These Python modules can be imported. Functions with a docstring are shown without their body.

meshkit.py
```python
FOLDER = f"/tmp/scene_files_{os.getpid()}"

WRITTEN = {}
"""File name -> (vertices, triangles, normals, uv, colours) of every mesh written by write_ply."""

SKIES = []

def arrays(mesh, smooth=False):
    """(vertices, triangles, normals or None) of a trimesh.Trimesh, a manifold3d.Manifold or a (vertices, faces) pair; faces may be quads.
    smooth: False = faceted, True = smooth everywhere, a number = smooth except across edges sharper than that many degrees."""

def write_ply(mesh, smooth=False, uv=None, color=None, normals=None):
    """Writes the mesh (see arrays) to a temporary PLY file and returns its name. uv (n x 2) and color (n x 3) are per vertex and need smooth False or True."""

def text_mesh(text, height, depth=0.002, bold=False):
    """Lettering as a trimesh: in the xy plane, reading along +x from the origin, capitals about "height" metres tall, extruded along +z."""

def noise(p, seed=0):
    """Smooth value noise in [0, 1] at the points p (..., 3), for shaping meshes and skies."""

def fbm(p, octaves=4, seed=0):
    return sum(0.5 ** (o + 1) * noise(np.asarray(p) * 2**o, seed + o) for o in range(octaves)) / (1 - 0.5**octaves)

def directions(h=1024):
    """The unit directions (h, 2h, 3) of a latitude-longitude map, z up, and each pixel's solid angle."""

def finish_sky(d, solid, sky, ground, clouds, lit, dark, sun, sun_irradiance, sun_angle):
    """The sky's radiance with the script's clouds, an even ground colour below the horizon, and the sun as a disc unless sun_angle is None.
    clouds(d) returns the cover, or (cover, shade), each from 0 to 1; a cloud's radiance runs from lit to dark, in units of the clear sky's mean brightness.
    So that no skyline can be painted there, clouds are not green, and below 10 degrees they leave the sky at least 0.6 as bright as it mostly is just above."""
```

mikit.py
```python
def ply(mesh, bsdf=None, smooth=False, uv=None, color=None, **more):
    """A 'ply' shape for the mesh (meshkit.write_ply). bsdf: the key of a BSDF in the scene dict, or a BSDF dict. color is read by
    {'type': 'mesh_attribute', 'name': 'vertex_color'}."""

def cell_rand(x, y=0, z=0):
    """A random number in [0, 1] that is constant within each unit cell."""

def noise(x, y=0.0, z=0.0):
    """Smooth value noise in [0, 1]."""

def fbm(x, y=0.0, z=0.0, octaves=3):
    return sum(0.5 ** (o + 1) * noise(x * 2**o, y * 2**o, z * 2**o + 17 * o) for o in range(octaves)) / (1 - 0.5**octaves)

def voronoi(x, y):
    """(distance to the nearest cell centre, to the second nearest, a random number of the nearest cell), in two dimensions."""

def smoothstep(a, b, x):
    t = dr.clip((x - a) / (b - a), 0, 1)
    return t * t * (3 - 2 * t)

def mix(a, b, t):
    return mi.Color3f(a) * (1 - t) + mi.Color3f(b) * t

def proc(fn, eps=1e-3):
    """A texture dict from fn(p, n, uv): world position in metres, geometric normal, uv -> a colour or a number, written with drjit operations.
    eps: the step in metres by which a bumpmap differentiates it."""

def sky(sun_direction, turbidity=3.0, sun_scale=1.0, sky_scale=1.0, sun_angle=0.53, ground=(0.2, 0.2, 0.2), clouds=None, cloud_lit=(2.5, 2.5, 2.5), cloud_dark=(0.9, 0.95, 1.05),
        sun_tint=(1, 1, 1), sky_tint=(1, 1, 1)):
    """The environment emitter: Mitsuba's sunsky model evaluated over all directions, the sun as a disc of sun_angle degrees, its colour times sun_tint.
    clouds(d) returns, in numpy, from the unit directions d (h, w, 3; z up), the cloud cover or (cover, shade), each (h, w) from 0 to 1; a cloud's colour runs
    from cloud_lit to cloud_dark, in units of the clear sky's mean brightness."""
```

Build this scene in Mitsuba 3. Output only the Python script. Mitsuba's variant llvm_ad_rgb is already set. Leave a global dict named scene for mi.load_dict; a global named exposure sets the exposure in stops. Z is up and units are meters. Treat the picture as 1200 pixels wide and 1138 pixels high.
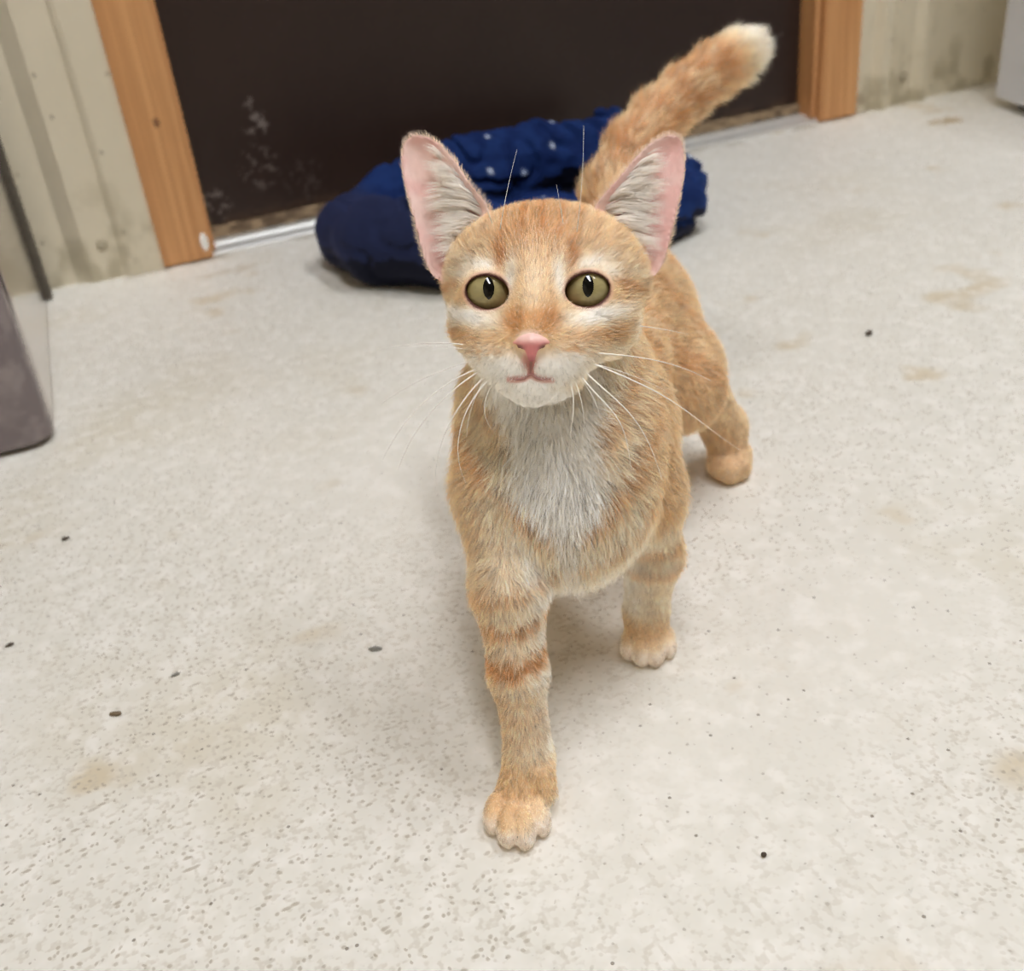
import math, random, numpy as np, trimesh, mitsuba as mi, mikit, meshkit
import drjit as dr
from mikit import proc, noise, fbm, voronoi, cell_rand, smoothstep, mix

scene, labels = {}, {}
T = mi.ScalarTransform4f
rng = np.random.default_rng(11)
random.seed(11)

# ------------------------------------------------------------------ camera
FOC, CAM_H = 1200.0, 0.35                       # focal length in pixels of the 1200 x 1138 frame, height of the lens
_d = np.array([230.0, 2051.0, FOC]); _d /= np.linalg.norm(_d)          # straight down, in camera axes
_Z = -_d; _F = np.array([0, 0, 1.0])
_Y = _F - _F @ _Z * _Z; _Y /= np.linalg.norm(_Y)
R = np.array([np.cross(_Y, _Z), _Y, _Z])        # camera axes -> C frame (x right, y away, z up)
ROOM_TURN = math.radians(22.3)                  # the back wall runs along x of the world


def to_world(p):
    p = np.asarray(p, float); c, s = math.cos(ROOM_TURN), math.sin(ROOM_TURN)
    return np.stack([p[..., 0] * c + p[..., 1] * s, -p[..., 0] * s + p[..., 1] * c, p[..., 2]], -1)


EYE = np.array([0, 0, CAM_H])


def at(px, py, y):                              # the point at distance y ahead (C frame) that stands at that place of the photograph
    r = R @ np.array([px - 600, py - 569, FOC]); return EYE + r * y / r[1]


_fw = to_world(R @ [0, 0, 1.0]); _up = to_world(R @ [0, -1.0, 0])
scene['camera'] = {'type': 'thinlens', 'fov': 2 * math.degrees(math.atan(600 / FOC)), 'fov_axis': 'x',
                   'aperture_radius': 0.0014, 'focus_distance': 0.385, 'near_clip': 0.02, 'far_clip': 50.0,
                   'to_world': T().look_at(origin=EYE.tolist(), target=(EYE + _fw).tolist(), up=_up.tolist())}
exposure = -0.10

# ------------------------------------------------------------------ light: ceiling lamps of the room (tubes in their housings)
LAMPS = [(-0.02, -0.40, 2.38, 27.0), (0.98, -0.10, 2.38, 21.0)]     # x, y, z, radiance
LAMP_TINT = np.array([0.985, 1.0, 1.03])


def lin(c):
    c = np.asarray(c, float) / 255.0
    return np.where(c <= 0.04045, c / 12.92, ((c + 0.055) / 1.055) ** 2.4)


def L3(*c): return [float(x) for x in lin(c)]


def tag(key, label=None, cat=None, group=None, kind=None):
    d = {}
    if label: d['label'] = label
    if cat: d['category'] = cat
    if group: d['group'] = group
    if kind: d['kind'] = kind
    labels[key] = d


def numbered(name):
    if name not in scene and not any(k.startswith(name + '__') for k in scene): return name
    i = 1
    while f'{name}_{i:03d}' in scene or any(k.startswith(f'{name}_{i:03d}__') for k in scene): i += 1
    return f'{name}_{i:03d}'


def put(name, mesh, bsdf, parent=None, smooth=30, **kw):
    key = numbered(f'{parent}__{name}' if parent else name)
    scene[key] = mikit.ply(mesh, bsdf, smooth=smooth, **kw)
    return key


def mat(name, **kw):
    scene[name] = {'type': 'twosided', 'nested': {'type': 'principled', **kw}}
    return name


def box(x0, x1, y0, y1, z0, z1, r=0.0):
    """A box, its edges rounded by r."""
    if r <= 0:
        b = trimesh.creation.box((x1 - x0, y1 - y0, z1 - z0)); b.apply_translation(((x0 + x1) / 2, (y0 + y1) / 2, (z0 + z1) / 2)); return b
    import manifold3d as m3
    s = m3.Manifold.sphere(r, 20)
    pts = [s.translate([x, y, z]) for x in (x0 + r, x1 - r) for y in (y0 + r, y1 - r) for z in (z0 + r, z1 - r)]
    m = m3.Manifold.batch_hull(pts).to_mesh()
    return trimesh.Trimesh(m.vert_properties[:, :3], m.tri_verts, process=False)


def prism_z(poly, z0, z1):
    from shapely.geometry import Polygon
    m = trimesh.creation.extrude_polygon(Polygon(poly), z1 - z0, engine='earcut'); m.apply_translation((0, 0, z0)); return m


def prism_x(poly_yz, x0, x1):
    m = prism_z(poly_yz, x0, x1); v = m.vertices
    m.vertices = np.stack([v[:, 2], v[:, 0], v[:, 1]], 1); return m


def tube(path, radii, n=6, caps=True):
    path = np.asarray(path, float); radii = np.broadcast_to(radii, len(path))
    t = np.gradient(path, axis=0); t /= np.linalg.norm(t, axis=1, keepdims=True)
    a = np.cross(t[0], [0.3, 0.2, 0.93]); a /= np.linalg.norm(a); V = []
    for i in range(len(path)):
        a = a - a @ t[i] * t[i]; a /= np.linalg.norm(a); b = np.cross(t[i], a)
        ang = np.arange(n) * 2 * np.pi / n
        V.append(path[i] + radii[i] * (np.cos(ang)[:, None] * a + np.sin(ang)[:, None] * b))
    m = len(path); V = np.vstack(V + [path[:1], path[-1:]]); F = []
    for i in range(m - 1):
        for j in range(n):
            k = (j + 1) % n; F += [(i * n + j, i * n + k, i * n + n + k), (i * n + j, i * n + n + k, i * n + n + j)]
    for j in range(n):
        k = (j + 1) % n; F += [(m * n, k, j), (m * n + 1, (m - 1) * n + j, (m - 1) * n + k)]
    return trimesh.Trimesh(V, F, process=False)


def spline(pts, n):
    from scipy.interpolate import CubicSpline
    pts = np.asarray(pts, float); s = np.r_[0, np.cumsum(np.linalg.norm(np.diff(pts, axis=0), axis=1))]
    return CubicSpline(s, pts)(np.linspace(0, s[-1], n)) if len(pts) > 2 else np.linspace(pts[0], pts[-1], n)


# ------------------------------------------------------------------ materials of the room
def floor_color(p, n, uv):
    x, y = p.x, p.y
    c = mix(L3(213, 210, 202), L3(226, 223, 215), fbm(x * 3.1 + 4, y * 3.1, 0.3, 3))
    c = mix(c, L3(206, 199, 182), 0.6 * smoothstep(0.5, 0.75, fbm(x * 7 + 9, y * 7 + 3, 1.7, 4)))
    c = mix(c, L3(192, 174, 140), 0.6 * smoothstep(0.68, 0.82, fbm(x * 16 + 31, y * 19 + 5, 4.2, 3)))
    c = mix(c, L3(236, 233, 228), 0.5 * smoothstep(0.4, 0.8, fbm(x * 120, y * 120, 2.2, 3)))
    c = mix(c, L3(186, 178, 164), 0.40 * smoothstep(0.50, 0.80, fbm(x * 420, y * 420, 5.1, 2)) * smoothstep(0.35, 0.6, fbm(x * 5 + 1, y * 5 + 7, 3.3, 2)))
    d, _, r = voronoi(x * 150, y * 150)
    pit = smoothstep(0.20, 0.08, d + 0.16 * noise(x * 700, y * 700)) * smoothstep(0.62, 0.7, r)
    c = mix(c, L3(140, 128, 112), 0.45 * pit)
    d3, _, r3 = voronoi(x * 310 + 2.5 * noise(x * 90, y * 90, 3), y * 310)
    c = mix(c, L3(150, 138, 118), 0.55 * smoothstep(0.42, 0.15, d3) * smoothstep(0.72, 0.86, r3) * smoothstep(0.25, 0.6, fbm(x * 6 + 3, y * 6, 8, 2)))
    d2, _, r2 = voronoi(x * 42 + 3, y * 42)
    c = mix(c, L3(92, 78, 62), 0.7 * smoothstep(0.045, 0.02, d2) * smoothstep(0.72, 0.76, r2))
    # dirty yellowish spots by the wall on the right and worn brown patches
    for sx, sy, ra, rb, k in ((1.20, 1.13, .035, .018, .75), (1.23, 1.19, .02, .012, .5), (0.36, .16, .02, .014, .5), (0.17, 1.19, .05, .012, .35)):
        q = dr.square((x - sx) / ra) + dr.square((y - sy) / rb) + 1.6 * (noise(x * 140, y * 140, 7) - 0.5)
        c = mix(c, L3(170, 148, 110), k * smoothstep(1.1, 0.3, q))
    # grime along the foot of the back wall
    c = mix(c, L3(150, 138, 118), 0.55 * smoothstep(0.02, 0.0, dr.abs(y - 1.262) - 0.012 * noise(x * 40, 2.0)) * smoothstep(0.45, 0.6, noise(x * 25, y * 25)))
    return c


def floor_bump(p, n, uv):
    x, y = p.x, p.y
    d, _, r = voronoi(x * 150, y * 150)
    return 0.0012 * fbm(x * 45, y * 45, 0, 3) + 0.0004 * fbm(x * 260, y * 260, 0, 2) - 0.0005 * smoothstep(0.24, 0.1, d) * smoothstep(0.62, 0.7, r)


scene['floor_paint'] = {'type': 'twosided', 'nested': {'type': 'bumpmap', 'bump': proc(floor_bump, 4e-4), 'scale': 1.0,
    'nested': {'type': 'principled', 'base_color': proc(floor_color), 'roughness': 0.5, 'specular': 0.4}}}


def wall_color(p, n, uv):
    x, z, y = p.x, p.z, p.y
    c = mix(L3(207, 197, 174), L3(216, 207, 186), fbm(x * 9 + y * 9, z * 5, 0, 3))
    d, _, r = voronoi(x * 30 + y * 30, z * 24)
    c = mix(c, L3(140, 130, 108), 0.6 * smoothstep(0.09, 0.05, d) * smoothstep(0.6, 0.7, r))
    low = smoothstep(0.16, 0.0, z)
    c = mix(c, L3(150, 140, 112), low * 0.6 * smoothstep(0.45, 0.75, fbm(x * 40 + y * 40, z * 30, 3, 3)))
    c = mix(c, L3(120, 98, 62), 0.75 * smoothstep(0.07, 0.0, z) * smoothstep(1.19, 1.16, x) * smoothstep(1.14, 1.15, x) * smoothstep(0.45, 0.65, fbm(x * 120, z * 90, 6, 3)))
    return c


scene['wall_steel'] = {'type': 'twosided', 'nested': {'type': 'principled', 'base_color': proc(wall_color), 'roughness': 0.45, 'specular': 0.4}}


def wood_color(p, n, uv):
    g = fbm(p.x * 160 + 2.5 * fbm(p.z * 3, p.x * 10, 0, 2), p.z * 4, p.y * 90, 4)
    c = mix(L3(186, 132, 84), L3(204, 152, 102), smoothstep(0.3, 0.7, g))
    c = mix(c, L3(166, 108, 64), 0.35 * smoothstep(0.55, 0.7, fbm(p.x * 45 + 3, p.z * 1.6, p.y * 40, 3)))
    k = dr.square((p.x - 0.1366) / 0.004) + dr.square((p.z - 0.162) / 0.006)
    c = mix(c, L3(95, 55, 30), 0.8 * smoothstep(1.2, 0.3, k))
    return c


scene['wood'] = {'type': 'twosided', 'nested': {'type': 'principled', 'base_color': proc(wood_color), 'roughness': 0.42, 'specular': 0.45}}


def door_color(p, n, uv):
    x, z = p.x, p.z
    c = mix(L3(40, 27, 23), L3(50, 36, 31), fbm(x * 8, z * 8, 0, 4))
    f = smoothstep(0.56, 0.66, fbm(x * 190, z * 190, 3, 3))
    for sx, sz, ra, k in ((.253, .136, .018, .9), (.185, .05, .022, .7), (.245, .085, .03, .45), (.25, .16, .008, .6), (.3, .06, .03, .15), (1.03, .13, .008, .4)):
        q = dr.square((x - sx) / ra) + dr.square((z - sz) / ra)
        c = mix(c, L3(150, 140, 135), .5 * k * f * smoothstep(1.2, 0.2, q))
    c = mix(c, L3(88, 66, 48), 0.5 * smoothstep(0.045, 0.02, z) * smoothstep(0.4, 0.6, fbm(x * 60, z * 60, 9, 3)))
    return c


scene['door_paint'] = {'type': 'twosided', 'nested': {'type': 'principled', 'base_color': proc(door_color), 'roughness': 0.4, 'specular': 0.35}}
mat('aluminium', base_color={'type': 'rgb', 'value': L3(222, 222, 220)}, metallic=0.6, roughness=0.38)
scene['sweep_dirt'] = {'type': 'twosided', 'nested': {'type': 'principled', 'roughness': 0.8,
    'base_color': proc(lambda p, n, uv: mix(L3(150, 128, 100), L3(92, 74, 55), smoothstep(0.35, 0.65, fbm(p.x * 70, p.z * 260, 1, 3))))}}
mat('gasket', base_color={'type': 'rgb', 'value': L3(74, 68, 58)}, roughness=0.6)
mat('screw_zinc', base_color={'type': 'rgb', 'value': L3(176, 168, 146)}, metallic=0.5, roughness=0.45)
mat('white_paint', base_color={'type': 'rgb', 'value': L3(140, 138, 134)}, roughness=0.7)
mat('patch_white', base_color={'type': 'rgb', 'value': L3(232, 230, 226)}, roughness=0.7)
mat('white_enamel', base_color={'type': 'rgb', 'value': L3(214, 218, 226)}, roughness=0.3, specular=0.5)
mat('dark_rubber', base_color={'type': 'rgb', 'value': L3(40, 38, 36)}, roughness=0.7)
mat('grey_groove', base_color={'type': 'rgb', 'value': L3(150, 152, 158)}, roughness=0.5)


def cab_color(p, n, uv):
    return mix(L3(112, 102, 104), L3(134, 124, 124), smoothstep(0.4, 0.7, fbm(p.x * 60, p.z * 60, p.y * 60, 3)))


def cab_bump(p, n, uv):
    return 0.0006 * fbm(p.x * 110 + p.y * 20, p.z * 110, p.y * 30, 2)


mat('grey_gloss', base_color={'type': 'rgb', 'value': L3(214, 208, 206)}, metallic=1.0, roughness=0.14)
scene['grey_textured'] = {'type': 'twosided', 'nested': {'type': 'bumpmap', 'bump': proc(cab_bump), 'scale': 1.0,
    'nested': {'type': 'principled', 'base_color': proc(cab_color), 'roughness': 0.3, 'specular': 0.5}}}

# ------------------------------------------------------------------ the room
YW = 1.275                                      # face of the back wall
X0, X1, Y0, HR = -1.5, 2.3, -4.6, 2.45
put('floor', box(X0 - .1, X1 + .1, Y0 - .1, YW + .25, -0.1, 0.0), 'floor_paint', smooth=False); tag('floor', kind='structure', label='off-white painted concrete floor with stains and pits')


def ribbed(profile, x_end, z0, z1):
    """A folded sheet: profile of (x, how far it stands out), closed behind."""
    pts = [(x, YW - d) for x, d in profile] + [(x_end, YW + 0.03), (profile[0][0], YW + 0.03)]
    return prism_z(pts[::-1], z0, z1)


left = [(-.6, 0), (-.42, 0), (-.40, .014), (-.30, .014), (-.28, 0), (-.03, 0), (.006, 0), (.024, .013), (.060, .013), (.063, .016), (.068, .0185), (.104, .0185)]
left = [(X0, 0), (-1.2, 0), (-1.18, .014), (-1.08, .014), (-1.06, 0)] + left
right = [(1.146, .006), (1.183, .004), (1.192, .017), (1.206, .017), (1.216, .006), (1.219, .009), (1.224, .005), (1.262, .005), (1.272, .016), (1.284, .016), (1.300, .001), (1.36, .002), (1.40, .002)]
for x in np.arange(1.55, 2.2, .3): right += [(x - .03, .002), (x, .014), (x + .03, .014), (x + .06, .002)]
right += [(X1, .002)]
put('wall_back', ribbed(left, .104, 0, HR), 'wall_steel', smooth=False)
put('lower_panel', ribbed(right, X1, 0, HR), 'wall_steel', 'wall_back', smooth=False)
put('header', box(.104, 1.146, YW - .006, YW + .03, 2.14, HR), 'wall_steel', 'wall_back', smooth=False)
tag('wall_back', kind='structure', label='beige ribbed metal back wall around the brown door')


def screw(x, z, d):
    h = trimesh.creation.revolve([(0, .0042), (.0016, .0042), (.0030, .0034), (.0038, .0022), (.0040, .0015), (.0062, .0011), (.0066, 0), (0, 0)], sections=20)
    h.apply_transform(trimesh.transformations.rotation_matrix(math.pi / 2, [1, 0, 0])); h.apply_translation((x, YW - d, z))
    put('screw', h, 'screw_zinc', 'wall_back', smooth=40)


screw(.0435, .040, .013); screw(1.2443, .040, .007); screw(.0435, .95, .013); screw(1.2443, .95, .007)
put('wall_left', box(X0 - .1, X0, Y0, YW + .2, 0, HR), 'wall_steel', smooth=False); tag('wall_left', kind='structure')
put('wall_right', box(X1, X1 + .1, Y0, YW + .2, 0, HR), 'wall_steel', smooth=False); tag('wall_right', kind='structure')
put('wall_front', box(X0 - .1, X1 + .1, Y0 - .1, Y0, 0, HR), 'wall_steel', smooth=False); tag('wall_front', kind='structure')
put('ceiling', box(X0 - .1, X1 + .1, Y0 - .1, YW + .25, HR, HR + .1), 'white_paint', smooth=False); tag('ceiling', kind='structure')

# door: slab, jambs, stop, weather strip, threshold
put('door_1', box(.168, 1.066, 1.298, 1.34, .026, 2.05, .0015), 'door_paint'); tag('door_1', kind='structure', label='dark brown painted metal door with scuff marks')
put('weather_strip', box(.166, 1.066, 1.292, 1.30, .013, .0265, .001), 'sweep_dirt', 'door_1')
put('knob', trimesh.creation.icosphere(3, .028).apply_translation((.24, 1.245, .97)), 'aluminium', 'door_1', smooth=True)
put('trim_1', box(.104, .1625, 1.253, 1.36, .002, 2.14, .002), 'wood'); tag('trim_1', kind='structure', label='orange wooden jamb left of the brown door')
put('stop', box(.1625, .168, 1.262, 1.30, .008, 2.06, .001), 'wood', 'trim_1')
put('paint_patch', trimesh.creation.icosphere(2, 1.0).apply_scale((.0048, .0012, .011)).apply_translation((.1555, 1.2528, .022)), 'patch_white', 'trim_1', smooth=True)
put('trim_2', box(1.0775, 1.146, 1.258, 1.36, .002, 2.14, .002), 'wood'); tag('trim_2', kind='structure', label='orange wooden jamb right of the brown door')
put('stop', box(1.0665, 1.0745, 1.266, 1.30, .008, 2.06, .001), 'wood', 'trim_2')
put('groove', box(1.074, 1.078, 1.275, 1.30, .008, 2.06), 'dark_rubber', 'trim_2', smooth=False)
put('trim_3', box(.1625, 1.0775, 1.258, 1.36, 2.06, 2.14, .002), 'wood'); tag('trim_3', kind='structure')
prof = [(1.262, 0), (1.262, .0025), (1.265, .0055), (1.270, .0075), (1.276, .0078), (1.280, .0115), (1.292, .0125), (1.345, .0125), (1.345, 0)]
put('trim_4', prism_x(prof, .163, 1.0765), 'aluminium', smooth=25); tag('trim_4', kind='structure', label='bright aluminium threshold under the brown door')

# lamps on the ceiling: housing, lens that gives the light
for lx, ly, lz, rad in LAMPS:
    t = numbered('ceiling_lamp')
    put('housing', box(lx - .17, lx + .17, ly - .74, ly + .74, lz + .02, HR, .006), 'white_paint', t)
    m = box(lx - .14, lx + .14, ly - .70, ly + .70, lz, lz + .02, .008)
    k = put('diffuser', m, 'white_paint', t); scene[k]['emitter'] = {'type': 'area', 'radiance': {'type': 'rgb', 'value': [float(v) for v in rad * LAMP_TINT]}}
    tag(t, 'white fluorescent ceiling lamp ' + ('above the cat' if lx < .5 else 'to the right of the cat'), 'ceiling lamp')

# ------------------------------------------------------------------ the grey cabinet at the left edge of the picture
CAB = T().translate([-.030, 1.262, 0]).rotate([0, 0, 1], -2.6)
CABM = np.array(CAB.matrix)


def cab(mesh): return mesh.copy().apply_transform(CABM)


def rounded_prism(x0, x1, y0, y1, r, z0, z1, bev=.004):
    from shapely.geometry import box as sbox
    p = sbox(x0 + r, y0 + r, x1 - r, y1 - r).buffer(r, quad_segs=10); outs = []
    rings = [(p.buffer(-bev), z0), (p.buffer(-bev * .3), z0 + bev * .3), (p, z0 + bev), (p, z1 - bev), (p.buffer(-bev * .3), z1 - bev * .3), (p.buffer(-bev), z1)]
    n = 120; V = []
    for q, z in rings:
        s = np.linspace(0, 1, n, endpoint=False); c = [q.exterior.interpolate(a, normalized=True) for a in s]
        V.append([(a.x, a.y, z) for a in c])
    V = np.array(V); k = len(rings); flat = V.reshape(-1, 3); F = []
    for i in range(k - 1):
        for j in range(n):
            b = (j + 1) % n; F += [(i * n + j, i * n + n + b, i * n + b), (i * n + j, i * n + n + j, i * n + n + b)]
    flat = np.vstack([flat, [[(x0 + x1) / 2, (y0 + y1) / 2, z0], [(x0 + x1) / 2, (y0 + y1) / 2, z1]]])
    for j in range(n):
        b = (j + 1) % n; F += [(k * n, j, b), (k * n + 1, (k - 1) * n + b, (k - 1) * n + j)]
    m = trimesh.Trimesh(flat, F, process=False)
    if m.volume < 0: m.invert()
    return m


put('body', cab(rounded_prism(-.36, 0, -.395, -.026, .018, .0, .88)), 'grey_gloss', 'grey_cabinet')
put('door', cab(rounded_prism(-.362, .0005, -.436, -.385, .020, .004, .872)), 'grey_textured', 'grey_cabinet')
put('handle', cab(box(-.06, -.04, -.452, -.434, .45, .62, .004)), 'grey_groove', 'grey_cabinet')
put('back_seal', cab(box(-.006, .0065, -.03, -.003, .0, .88, .001)), 'gasket', 'grey_cabinet')
tag('grey_cabinet', 'glossy grey cabinet with rounded corner standing against the ribbed wall at the left edge', 'cabinet')
tag('grey_cabinet__door', 'textured grey front')
tag('grey_cabinet__back_seal', 'dark vertical seal along the back edge')

# ------------------------------------------------------------------ the white appliance at the right
FRM = np.array(T().translate([1.308, 1.150, 0]).rotate([0, 0, 1], -21.0).matrix)


def fr(mesh): return mesh.copy().apply_transform(FRM)


put('body', fr(box(0, .58, -.55, 0, .012, .86, .006)), 'white_enamel', 'white_freezer')
put('lid', fr(box(-.004, .584, -.556, .004, .863, .93, .012)), 'white_enamel', 'white_freezer')
for sx, sy in ((.04, -.04), (.54, -.04), (.04, -.51), (.54, -.51)):
    f_ = trimesh.creation.revolve([(0, 0), (.018, 0), (.02, .003), (.015, .013), (0, .013)], sections=20); f_.apply_translation((sx, sy, 0))
    put('foot', fr(f_), 'dark_rubber', 'white_freezer')
tag('white_freezer', 'bluish white enamelled appliance standing in the far right corner', 'freezer')


# ------------------------------------------------------------------ implicit modelling: smooth unions of simple volumes, meshed by surface nets
class Field:
    def __init__(self, xs, ys, zs):
        self.ax = [np.asarray(a, np.float32) for a in (xs, ys, zs)]; self.D = np.full([len(a) for a in self.ax], 1.0, np.float32)

    def window(self, lo, hi):
        sl = tuple(slice(max(0, np.searchsorted(a, l) - 1), np.searchsorted(a, h) + 1) for a, l, h in zip(self.ax, lo, hi))
        g = [self.ax[i][sl[i]] for i in range(3)]
        return sl, (g[0][:, None, None], g[1][None, :, None], g[2][None, None, :])

    def add(self, s, k):
        sl, (x, y, z) = self.window(s.lo - k - .004, s.hi + k + .004)
        if 0 in self.D[sl].shape: return
        a, b = self.D[sl], s(x, y, z).astype(np.float32); h = np.maximum(k - np.abs(a - b), 0) / k
        self.D[sl] = np.minimum(a, b) - h * h * k / 4

    def cut(self, s, k):
        sl, (x, y, z) = self.window(s.lo - k - .004, s.hi + k + .004)
        a, b = self.D[sl], -s(x, y, z).astype(np.float32); h = np.maximum(k - np.abs(a - b), 0) / k
        self.D[sl] = np.maximum(a, b) + h * h * k / 4

    def mesh(self):
        D, S = self.D, self.D < 0; c = S[:-1, :-1, :-1].astype(np.int8)
        n = np.zeros_like(c); cor = [(i, j, k) for i in (0, 1) for j in (0, 1) for k in (0, 1)]; sh = D.shape
        for i, j, k in cor: n += S[i:sh[0] - 1 + i, j:sh[1] - 1 + j, k:sh[2] - 1 + k]
        I, J, K = np.nonzero((n > 0) & (n < 8)); idx = np.full(n.shape, -1, np.int32); idx[I, J, K] = np.arange(len(I))
        val = {q: D[I + q[0], J + q[1], K + q[2]].astype(float) for q in cor}
        pos = lambda q: np.stack([self.ax[0][I + q[0]], self.ax[1][J + q[1]], self.ax[2][K + q[2]]], 1).astype(float)
        acc, cnt = np.zeros((len(I), 3)), np.zeros(len(I))
        for q in cor:
            for a in range(3):
                if q[a] == 0:
                    r = list(q); r[a] = 1; r = tuple(r); va, vb = val[q], val[r]; m = (va < 0) != (vb < 0)
                    t = np.where(m, va / np.where(m, va - vb, 1), 0)[:, None]
                    acc += np.where(m[:, None], pos(q) * (1 - t) + pos(r) * t, 0); cnt += m
        V = acc / cnt[:, None]; F = []
        for a in range(3):
            b, c2 = (a + 1) % 3, (a + 2) % 3
            s0 = [slice(1, -1)] * 3; s1 = [slice(1, -1)] * 3; s0[a] = slice(0, -1); s1[a] = slice(1, None)
            A, B = S[tuple(s0)], S[tuple(s1)]; P = np.array(np.nonzero(A != B)); off = np.ones(3, int); off[a] = 0; P = P + off[:, None]
            inside = S[P[0], P[1], P[2]]; e = np.eye(3, dtype=int)
            q = [idx[tuple(P - (e[b] * u + e[c2] * v)[:, None])] for u, v in ((1, 1), (0, 1), (0, 0), (1, 0))]
            q = np.stack(q, 1); q = np.where(inside[:, None], q, q[:, ::-1]); F += [q[:, [0, 1, 2]], q[:, [0, 2, 3]]]
        return trimesh.Trimesh(V, np.vstack(F), process=False)


class Cone:
    def __init__(self, a, b, ra, rb):
        self.a, self.b, self.ra, self.rb = np.asarray(a, float), np.asarray(b, float), ra, rb
        self.lo = np.minimum(self.a - ra, self.b - rb); self.hi = np.maximum(self.a + ra, self.b + rb)

    def __call__(self, x, y, z):
        d = self.b - self.a; a = self.a
        t = np.clip(((x - a[0]) * d[0] + (y - a[1]) * d[1] + (z - a[2]) * d[2]) / (d @ d), 0, 1)
        return np.sqrt((x - a[0] - t * d[0]) ** 2 + (y - a[1] - t * d[1]) ** 2 + (z - a[2] - t * d[2]) ** 2) - (self.ra + t * (self.rb - self.ra))


class Ell:
    def __init__(self, c, r, B=np.eye(3)):
        self.c, self.r, self.B = np.asarray(c, float), np.asarray(r, float), np.asarray(B, float)      # rows of B: own axes
        e = np.sqrt(((self.B * self.r[:, None]) ** 2).sum(0)); self.lo, self.hi = self.c - e, self.c + e

    def __call__(self, x, y, z):
        x, y, z = x - self.c[0], y - self.c[1], z - self.c[2]
        q = [b[0] * x + b[1] * y + b[2] * z for b in self.B]
        k0 = np.sqrt(sum((a / r) ** 2 for a, r in zip(q, self.r))); k1 = np.sqrt(sum((a / (r * r)) ** 2 for a, r in zip(q, self.r)))
        return k0 * (k0 - 1) / np.maximum(k1, 1e-9)
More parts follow.
